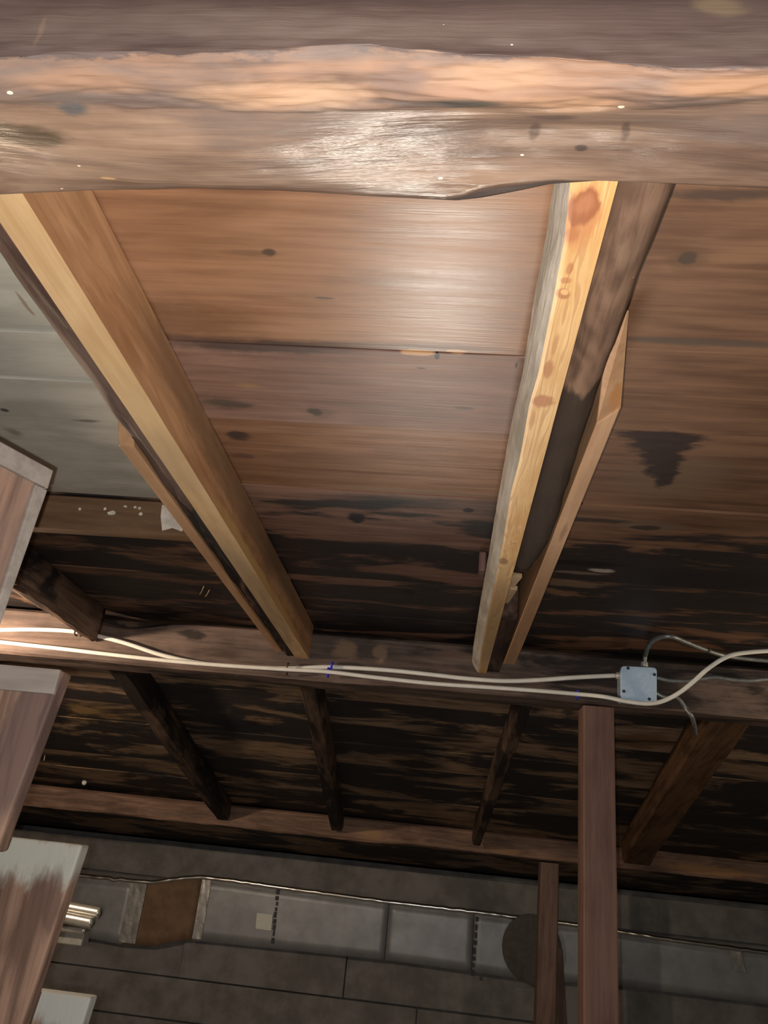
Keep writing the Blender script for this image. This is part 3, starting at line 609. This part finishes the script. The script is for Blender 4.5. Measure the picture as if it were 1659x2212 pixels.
# ------------------------------------------------------------------ rafters between mid and far beams
def rafter(xa0, xa1, w, dep, m, label):
    rings = []; n = 40
    for i in range(n + 1):
        y = 2.385 + (4.16 - 2.385) * i / n; u = i / n
        xa = xa0 + (xa1 - xa0) * u + 0.008 * nz(y * 3, xa0, 1); xb = xa + w + 0.006 * nz(y * 4, xa0, 5)
        zt = slope_z(y) - 0.003; zb = zt - dep + 0.005 * nz(y * 5, xa0, 9)
        rings.append([(xa, y, zt), (xa - 0.003, y, zb + 0.02), (xa + 0.006, y, zb), (xb - 0.006, y, zb), (xb + 0.003, y, zb + 0.02), (xb, y, zt)])
    return tag(loft('rafter', rings, m, smooth=False), label, 'rafter', 'rafters sloping behind the mid beam')
rafter(-1.13, -1.125, 0.065, 0.095, M_RAFTER, 'dark rafter behind mid beam at left, its left edge catching light')
rafter(-0.475, -0.535, 0.06, 0.09, M_RAFTER, 'dark rafter behind mid beam in the middle under blue staple')
rafter(0.235, 0.175, 0.045, 0.09, M_RAFTER, 'dark rafter behind mid beam just left of reddish post')
rafter(0.80, 0.90, 0.13, 0.10, M_RAFTER_R, 'brown wide rafter right of reddish post below junction box')

# ------------------------------------------------------------------ posts
def post(name, x0, x1, y0, y1, ztop, m, lean=0.0):
    zs = [ZF + (ztop - ZF) * i / 16 for i in range(17)]; rings = []
    for z in zs:
        s = lean * (z - ztop); a = 0.0015 * nz(z * 5, x0, 1)
        rings.append([(x0 + s + a, y0 + 0.004, z), (x0 + 0.004 + s + a, y0, z), (x1 - 0.004 + s, y0, z), (x1 + s + a, y0 + 0.004, z), (x1 + s, y1, z), (x0 + s, y1, z)])
    return loft(name, rings, m, smooth=False)
tag(post('support_post', 0.392, 0.478, 2.256, 2.345, 0.452, M_POST, lean=0.008), 'reddish brown square post standing under mid beam at right', 'post')
tag(post('support_post', 0.525, 0.615, 4.262, 4.36, 0.060, M_POST2, lean=0.02), 'dim far post under the far beam, left of reddish post', 'post')
bot = (0.7632, 4.45, -0.6312)
V, Fc = hexa([(0.66, 4.45, ZF), (0.74, 4.45, ZF), (0.74, 4.49, ZF), (0.66, 4.49, ZF), (0.60, 4.45, -0.28), (0.66, 4.45, -0.33), (0.66, 4.49, -0.33), (0.60, 4.49, -0.28)], 0.003)
tag(build('leaning_board', V, Fc, M_POST2), 'short dark board leaning behind the far post, slanted top', 'board')

# ------------------------------------------------------------------ stairs
cor = [(-0.5237, 0.8519, 0.4098), (-0.5322, 1.0397, 0.1943), (-0.5134, 1.1943, -0.0249), (-0.5125, 1.3564, -0.2381)]
st = empty('staircase', (-0.8, 1.2, ZF)); tag(st, 'steep brown wooden staircase at left seen from behind its risers', 'staircase')
# top riser, turned towards the room
c0 = Vector(cor[0]); d0 = Vector((-0.032, -0.069, 0)).normalized(); nrm = Vector((d0.y, -d0.x, 0)); nrm = nrm if nrm.y > 0 else -nrm
def slab(name, c, d, w, h, th, m, drop=0.02, parent=st, bev=0.004):
    """board hanging from corner c: runs w along d, h down, th away along its normal"""
    d = Vector(d); nn = Vector((-d.y, d.x, 0)); nn = nn if nn.y > 0 else -nn
    a = Vector(c); a2 = a + d * w; b = a + Vector((0, 0, -h)) + d * drop; b2 = a2 + Vector((0, 0, -h))
    return build(name, *hexa([b, b2, b2 + nn * th, b + nn * th, a, a2, a2 + nn * th, a + nn * th], bev, 2), m, parent)
hs = [0.235, 0.235, 0.235, 0.215]
dirs = [d0, Vector((-1, 0, 0)), Vector((-1, 0, 0)), Vector((-1, 0, 0))]
for i in range(4):
    w = 0.22 if i == 0 else 0.75
    r = slab('riser', cor[i], dirs[i], w, hs[i], 0.028, M_STAIR, drop=0.025 if i else 0.012)
    if i < 2:
        nn = Vector((-dirs[i].y, dirs[i].x, 0)); nn = nn if nn.y > 0 else -nn
        slab('cleat', Vector(cor[i]) - nn * 0.0075 + dirs[i] * 0.002, dirs[i], w - 0.003, 0.034 if i else 0.026, 0.007, M_CLEAT, drop=0.0, bev=0.0015)
    if i == 0:
        slab('edge_strip', Vector(cor[0]) - Vector((-d0.y, d0.x, 0)) * 0 - Vector((0, 0, 0.028)) + Vector((0.0068, -0.0032, 0)) + d0 * 0.002, d0, 0.018, hs[0] - 0.03, 0.0065, M_CLEAT, drop=0.008, bev=0.0015)
for i in range(1, 4):
    yb, yf = cor[i - 1][1] + 0.03, cor[i][1] - 0.001
    block('tread', -1.27, -0.68, yb, yf, cor[i][2] - 0.032, cor[i][2] - 0.002, M_STAIR, st, bev=0.003)
V, Fc = hexa([(-1.305, 1.42, ZF), (-1.272, 1.42, ZF), (-1.272, 2.30, ZF), (-1.305, 2.30, ZF), (-1.305, 0.80, 0.44), (-1.272, 0.80, 0.44), (-1.272, 1.06, 0.44), (-1.305, 1.06, 0.44)], 0.003)
build('stringer', V, Fc, M_STAIR, st)

# ------------------------------------------------------------------ cables and junction box
c1 = [(-1.586, 2.24, 0.4933), (-1.4712, 2.24, 0.5143), (-1.3838, 2.24, 0.5258), (-1.2665, 2.24, 0.5367), (-1.1401, 2.24, 0.5395), (-0.9949, 2.24, 0.5208), (-0.8569, 2.24, 0.4906), (-0.7391, 2.24, 0.4764), (-0.6114, 2.24, 0.4759), (-0.4721, 2.24, 0.482), (-0.3422, 2.24, 0.497), (-0.1845, 2.24, 0.5019), (-0.0484, 2.24, 0.4997), (0.0593, 2.24, 0.4966), (0.1658, 2.24, 0.4988), (0.2581, 2.24, 0.5093), (0.3762, 2.24, 0.5273), (0.4835, 2.24, 0.5417)]
c2 = [(-1.5733, 2.222, 0.4893), (-1.4517, 2.222, 0.4875), (-1.361, 2.222, 0.4847), (-1.182, 2.222, 0.4806), (-1.0056, 2.222, 0.4752), (-0.8323, 2.222, 0.4713), (-0.6625, 2.222, 0.4715), (-0.4679, 2.222, 0.4754), (-0.3485, 2.222, 0.4786), (-0.2213, 2.222, 0.4743), (-0.0462, 2.222, 0.4703), (0.1258, 2.222, 0.473), (0.2565, 2.222, 0.4749), (0.3703, 2.222, 0.4742), (0.4369, 2.222, 0.4669), (0.494, 2.222, 0.4576), (0.551, 2.222, 0.4561), (0.5956, 2.222, 0.4677), (0.6346, 2.222, 0.4903), (0.6679, 2.222, 0.5191), (0.7084, 2.222, 0.5579), (0.7551, 2.222, 0.5883), (0.8135, 2.222, 0.6039), (0.9022, 2.222, 0.6179), (1.0072, 2.222, 0.6439)]
c2 = [(x, y - 0.042 * min(1.0, max(0.0, (x - 0.36) / 0.1)) - 0.07 * min(1.0, max(0.0, (x - 0.60) / 0.15)), z) for x, y, z in c2]
tag(tube('electrical_cable', c1, 0.0065, M_CABLE, n=6, flat=0.75), 'upper white electrical cable along mid beam, ending at junction box', 'cable')
tag(tube('electrical_cable', c2, 0.0060, M_CABLE, n=6, flat=0.75), 'lower white electrical cable dipping under the junction box and rising right', 'cable')

jb = empty('junction_box', (0.535, 2.2, 0.512)); tag(jb, 'square pale blue metal junction box mounted on mid beam', 'junction box')
a, b, c_, d = (0.4863, 2.196, 0.5598), (0.5859, 2.196, 0.5628), (0.5813, 2.196, 0.4641), (0.4835, 2.196, 0.4608)
def rounded_plate(name, q, y0, y1, rad, m, parent, inset=0.0):
    q = [Vector(p) for p in q]; ctr = sum(q, Vector()) / 4; out = []
    q = [p + (ctr - p).normalized() * inset for p in q]
    for i, p in enumerate(q):
        u = (q[i - 1] - p).normalized(); v = (q[(i + 1) % 4] - p).normalized()
        A = p + u * rad; B = p + v * rad
        for k in range(6):
            t = k / 5
            out.append(A * (1 - t) ** 2 + p * 2 * t * (1 - t) + B * t * t)
    n = len(out)
    f = [Vector((p.x, y0 + 0.0015, p.z)) for p in out]; fi = [Vector((p.x + (ctr.x - p.x) * 0.03, y0, p.z + (ctr.z - p.z) * 0.03)) for p in out]; g = [Vector((p.x, y1, p.z)) for p in out]
    V = fi + f + g; F = [tuple(range(n)), tuple(range(3 * n - 1, 2 * n - 1, -1))]
    for k in range(n):
        F.append((k, (k + 1) % n, n + (k + 1) % n, n + k)); F.append((n + k, n + (k + 1) % n, 2 * n + (k + 1) % n, 2 * n + k))
    return build(name, V, F, m, parent)
rounded_plate('box_body', (a, b, c_, d), 2.203, 2.2495, 0.012, M_BOXS, jb, inset=0.0015)
cov = rounded_plate('cover', (a, b, c_, d), 2.196, 2.2025, 0.012, M_BOXG, jb)
for s in ((0.5062, 2.1945, 0.5545), (0.5782, 2.1945, 0.5421), (0.4928, 2.1945, 0.4882), (0.5613, 2.1945, 0.4723)):
    rings = [[(s[0] + r * math.cos(w), y, s[2] + r * math.sin(w)) for w in [k * math.pi / 5 for k in range(10)]] for r, y in ((0.0048, 2.1962), (0.0042, 2.1940))]
    loft('screw', rings, M_SCREW, cov, smooth=False)
for cc in ([(0.4921, 2.226, 0.538), (0.4792, 2.226, 0.5382)], [(0.559, 2.226, 0.5703), (0.5595, 2.226, 0.5824)]):
    p0, p1 = Vector(cc[0]), Vector(cc[1])
    tube('connector', [p0, (p0 + p1) / 2, p1], 0.0105, M_CONN, jb, seg=8, n=2)
ac1 = [(0.5595, 2.226, 0.581), (0.5645, 2.226, 0.6085), (0.5775, 2.226, 0.6395), (0.6019, 2.226, 0.658), (0.6388, 2.226, 0.6652), (0.6772, 2.226, 0.6531), (0.7278, 2.226, 0.6355), (0.7782, 2.226, 0.622), (0.8352, 2.226, 0.6173), (0.9036, 2.226, 0.6163), (1.0061, 2.226, 0.6208)]
ac2 = [(0.5941, 2.232, 0.5426), (0.6272, 2.232, 0.5375), (0.672, 2.232, 0.5399), (0.7108, 2.232, 0.5485), (0.7559, 2.232, 0.5576), (0.8001, 2.232, 0.5547), (0.8507, 2.232, 0.5564), (0.9005, 2.232, 0.5645), (1.0036, 2.232, 0.5798)]
ac3 = [(0.585, 2.228, 0.500), (0.610, 2.225, 0.488), (0.6445, 2.226, 0.4894), (0.6684, 2.235, 0.4661), (0.6888, 2.242, 0.4384), (0.7438, 2.4, 0.4254)]
ac1 = [(x * min(1, 0.604 / z), y * min(1, 0.604 / z), min(z, 0.604)) for x, y, z in ac1]
for pts, rr, lab in ((ac1, 0.0062, 'grey armored cable arching out of the junction box top'), (ac2, 0.0062, 'grey armored cable running right behind the white cable at box height'),
                 (ac3, 0.0058, 'short grey armored cable dropping diagonally from junction box')):
    tag(tube('armored_cable', pts, rr, M_ARMOR, n=8, seg=8, rib=0.10, step=0.003), lab, 'cable')
# staples
def staple(px, m, label, w, up):
    p = Vector(px)
    pts = [p + Vector((0, 0.008, up)), p + Vector((0, -0.008, up * 0.8)), p + Vector((0, -0.009, 0)), p + Vector((0, -0.008, -up * 0.8)), p + Vector((0, 0.008, -up))]
    tag(tube('cable_staple', pts, w, m, seg=6, n=3), label, 'staple', 'cable staples on the mid beam')
staple((-0.3393, 2.239, 0.497), M_STAPLE, 'small blue staple over upper white cable in the middle', 0.0040, 0.013)
staple((-0.3475, 2.234, 0.48), M_STAPLE, 'small blue staple over lower white cable in the middle', 0.0040, 0.011)
staple((0.3723, 2.234, 0.4767), M_STAPLE, 'small blue staple on lower white cable left of reddish post top', 0.0040, 0.010)
staple((-1.1391, 2.238, 0.5391), M_STAPLE_D, 'dark metal staple on upper white cable near the stairs', 0.003, 0.010)
staple((-0.4695, 2.234, 0.4808), M_STAPLE_D, 'dark metal staple where both white cables cross below left joist', 0.003, 0.016)

# ------------------------------------------------------------------ foil strip along the back wall
fo = empty('insulation_strip', (0, 5.03, -0.4)); tag(fo, 'dull foil-faced insulation strip with shiny top edge along the back wall', 'insulation')
edge = [(-2.2732, 4.99, -0.2579), (-2.1397, 4.99, -0.2651), (-1.8649, 4.99, -0.2632), (-1.665, 4.99, -0.2585), (-1.5565, 4.99, -0.2328), (-1.3923, 4.99, -0.2016), (-1.1942, 4.99, -0.202), (-0.8572, 4.99, -0.2107), (-0.2803, 4.99, -0.2214), (0.2548, 4.99, -0.2228), (0.8293, 4.99, -0.2305), (1.3379, 4.99, -0.2523), (1.8565, 4.99, -0.2623), (2.005, 4.99, -0.2692)]
lowe = [(-2.1775, 4.99, -0.5935), (-1.9525, 4.99, -0.5895), (-1.7816, 4.99, -0.6004), (-1.5895, 4.99, -0.59), (-1.4072, 4.99, -0.5384), (-0.8629, 4.99, -0.5292), (-0.1986, 4.99, -0.5202), (0.1921, 4.99, -0.5271), (0.5249, 4.99, -0.5346), (1.0523, 4.99, -0.5101), (1.8306, 4.99, -0.5142), (1.9757, 4.99, -0.52)]
def foil_panel(xa, xb, m):
    n = max(3, int((xb - xa) / 0.04)); F0 = []; V = []
    for i in range(n + 1):
        x = xa + (xb - xa) * i / n; zt = lerp_poly(edge, x)[2] - 0.012; zb = lerp_poly(lowe, x)[2]
        for k in range(7):
            u = k / 6
            V.append((x, 4.99 + 0.004 * nz(x * 5, u * 3, 2) + 0.002 * nz(x * 22, u * 9, 4), zt + (zb - zt) * u))
        V.append((x, 5.035, zb)); V.append((x, 5.035, zt))
    for i in range(n):
        for k in range(9):
            F0.append((i * 9 + k, i * 9 + (k + 1) % 9, (i + 1) * 9 + (k + 1) % 9, (i + 1) * 9 + k))
    F0.append(tuple(range(9))); F0.append(tuple(n * 9 + k for k in range(9)))
    return build('foil_panel', V, F0, m, fo, smooth=True)
xsplit = [-2.95, (-1.7724, 4.99, -0.4075)[0], (-1.3729, 4.99, -0.3674)[0], (-0.2501, 4.99, -0.2545)[0], (0.2407, 4.99, -0.2051)[0], 1.9, 2.95]
for i, (xa, xb) in enumerate(zip(xsplit, xsplit[1:])):
    foil_panel(xa + 0.002, xb - 0.002, M_BROWNPATCH if i == 1 else M_FOIL)
# the folded bright edge, crinkled
pts = []
x = -2.95
while x < 2.95:
    e = lerp_poly(edge, x); k = 0.004 if x > -1.6 else 0.010
    pts.append((x, 4.992 + k * nz(x * 30, 1, 1), e[2] - 0.006 + k * nz(x * 26, 5, 1))); x += 0.035
tube('folded_edge', pts, 0.015, M_FOILEDGE, fo, seg=8, n=2)
for (px, pw) in (((-1.743, 4.985, -0.4043), 0.05), ((-1.3387, 4.985, -0.3637), 0.028), ((1.6766, 4.985, -0.3561), 0.03)):
    zt = lerp_poly(edge, px[0])[2] - 0.015; zb = lerp_poly(lowe, px[0])[2] + 0.01; V = []; F0 = []; nn_ = 16
    if px[0] > 1: zb = zt - 0.1
    for i in range(nn_ + 1):
        z = zt + (zb - zt) * i / nn_
        for j in range(6):
            xx = px[0] - pw + 2 * pw * j / 5 + (0.02 * (i / nn_) if px[0] > 1 else 0)
            V.append((xx, 4.982 - 0.004 * abs(nz(xx * 22, 1, z * 9)), z))
    for i in range(nn_):
        for j in range(5): F0.append((i * 6 + j, i * 6 + j + 1, (i + 1) * 6 + j + 1, (i + 1) * 6 + j))
    build('foil_tape', V, F0, M_TAPE, fo, smooth=False)
q = [(-1.0111, 4.98, -0.3594), (-0.9177, 4.98, -0.3596), (-0.9126, 4.98, -0.4422), (-1.0057, 4.98, -0.4399)]
build('sticker', *hexa([q[3], q[2], (q[2][0], 4.984, q[2][2]), (q[3][0], 4.984, q[3][2]), q[0], q[1], (q[1][0], 4.984, q[1][2]), (q[0][0], 4.984, q[0][2])]), M_PAPER, fo)['label'] = 'small white square sticker'
V = []; F0 = []
for col in ([(-0.9072, 4.981, -0.2351), (-0.907, 4.981, -0.2717), (-0.9025, 4.981, -0.3003), (-0.9034, 4.981, -0.3294), (-0.9044, 4.981, -0.3583), (-0.9018, 4.981, -0.3915), (-0.8997, 4.981, -0.4221), (-0.8976, 4.981, -0.4526), (-0.8971, 4.981, -0.49)], [(0.2562, 4.981, -0.2623), (0.253, 4.981, -0.3048), (0.2523, 4.981, -0.3444), (0.2515, 4.981, -0.3814), (0.2483, 4.981, -0.423), (0.2475, 4.981, -0.4594), (0.2466, 4.981, -0.4934), (0.246, 4.981, -0.5316)]):
    for p in col:
        w, h = random.uniform(0.0045, 0.009), random.uniform(0.008, 0.016); b0 = len(V)
        cs = [(p[0] - w, p[1], p[2] - h), (p[0] + w, p[1], p[2] - h), (p[0] + w, p[1] + 0.003, p[2] - h), (p[0] - w, p[1] + 0.003, p[2] - h),
              (p[0] - w, p[1], p[2] + h), (p[0] + w, p[1], p[2] + h), (p[0] + w, p[1] + 0.003, p[2] + h), (p[0] - w, p[1] + 0.003, p[2] + h)]
        v2, f2 = hexa(cs); V += v2; F0 += [tuple(i + b0 for i in f) for f in f2]
build('printed_marks', V, F0, M_INK, fo)['kind'] = 'stuff'
p = (0.5671, 4.94, -0.3773)
rings = [[(p[0] + r * math.cos(w), y, p[2] + r * 1.05 * math.sin(w)) for w in [k * math.pi / 14 for k in range(28)]] for r, y in ((0.165, 4.975), (0.165, 4.95), (0.15, 4.943), (0.05, 4.94))]
tag(loft('round_cap', rings, M_CAP, smooth=False), 'dark round cap on the foil strip half hidden by far post', 'cap')

# galvanized tubes at lower left
gb = empty('tube_rack', (-1.0805, 2.6, -0.2912)); tag(gb, 'small shiny galvanized rack of tube ends behind the stairs at lower left', 'rack')
for (e0, e1, r) in (((-1.1957, 2.6, -0.2269), (-1.018, 2.6, -0.2371), 0.016), ((-1.1858, 2.58, -0.253), (-1.0263, 2.58, -0.2632), 0.016), ((-1.1849, 2.6, -0.2893), (-1.0517, 2.6, -0.2883), 0.010)):
    a, b = Vector(e0), Vector(e1)
    tb = tube('tube', [a, (a + b) / 2, b, b + (b - a).normalized() * 0.004], r, M_CHROME, gb, seg=12, n=2)
    tube('tube_opening', [b + (b - a).normalized() * 0.0045, b + (b - a).normalized() * 0.0052, b + (b - a).normalized() * 0.006], r * 0.55, M_CONN, tb, seg=10, n=1)
q0, q1 = (-1.1794, 2.62, -0.2901), (-1.0516, 2.62, -0.3321)
block('plate', q0[0], q1[0], 2.612, 2.66, q1[2], q0[2], M_CHROME, gb, bev=0.003)
block('bracket_arm', -1.8, q1[0] - 0.02, 2.662, 2.69, q1[2] + 0.01, q1[2] + 0.05, M_CHROME, gb, bev=0.003)

# small bits on the far planks
p = Vector((-1.8237, 4.085, 0.2125))
rings = [[(p.x + 0.013 * math.sin(t) * math.cos(w), p.y + 0.013 * math.sin(t) * math.sin(w), p.z - 0.008 + 0.013 * math.cos(t)) for w in [k * math.pi / 6 for k in range(12)]] for t in (0.15, 0.6, 1.1, 1.57, 2.1, 2.6, 3.0)]
tag(loft('foam_ball', rings, M_PAPER), 'tiny round white foam blob on dark planks above the far beam', 'foam blob')
p = Vector((-1.898, 3.7453, 0.2906))
tag(tube('nail', [p + Vector((0, 0, 0.002)), p + Vector((0.002, -0.002, -0.012)), p + Vector((0.004, -0.004, -0.024))], 0.0025, M_CONN, seg=6, n=2), 'tiny bright nail tip poking through far planks beside stairs', 'nail')
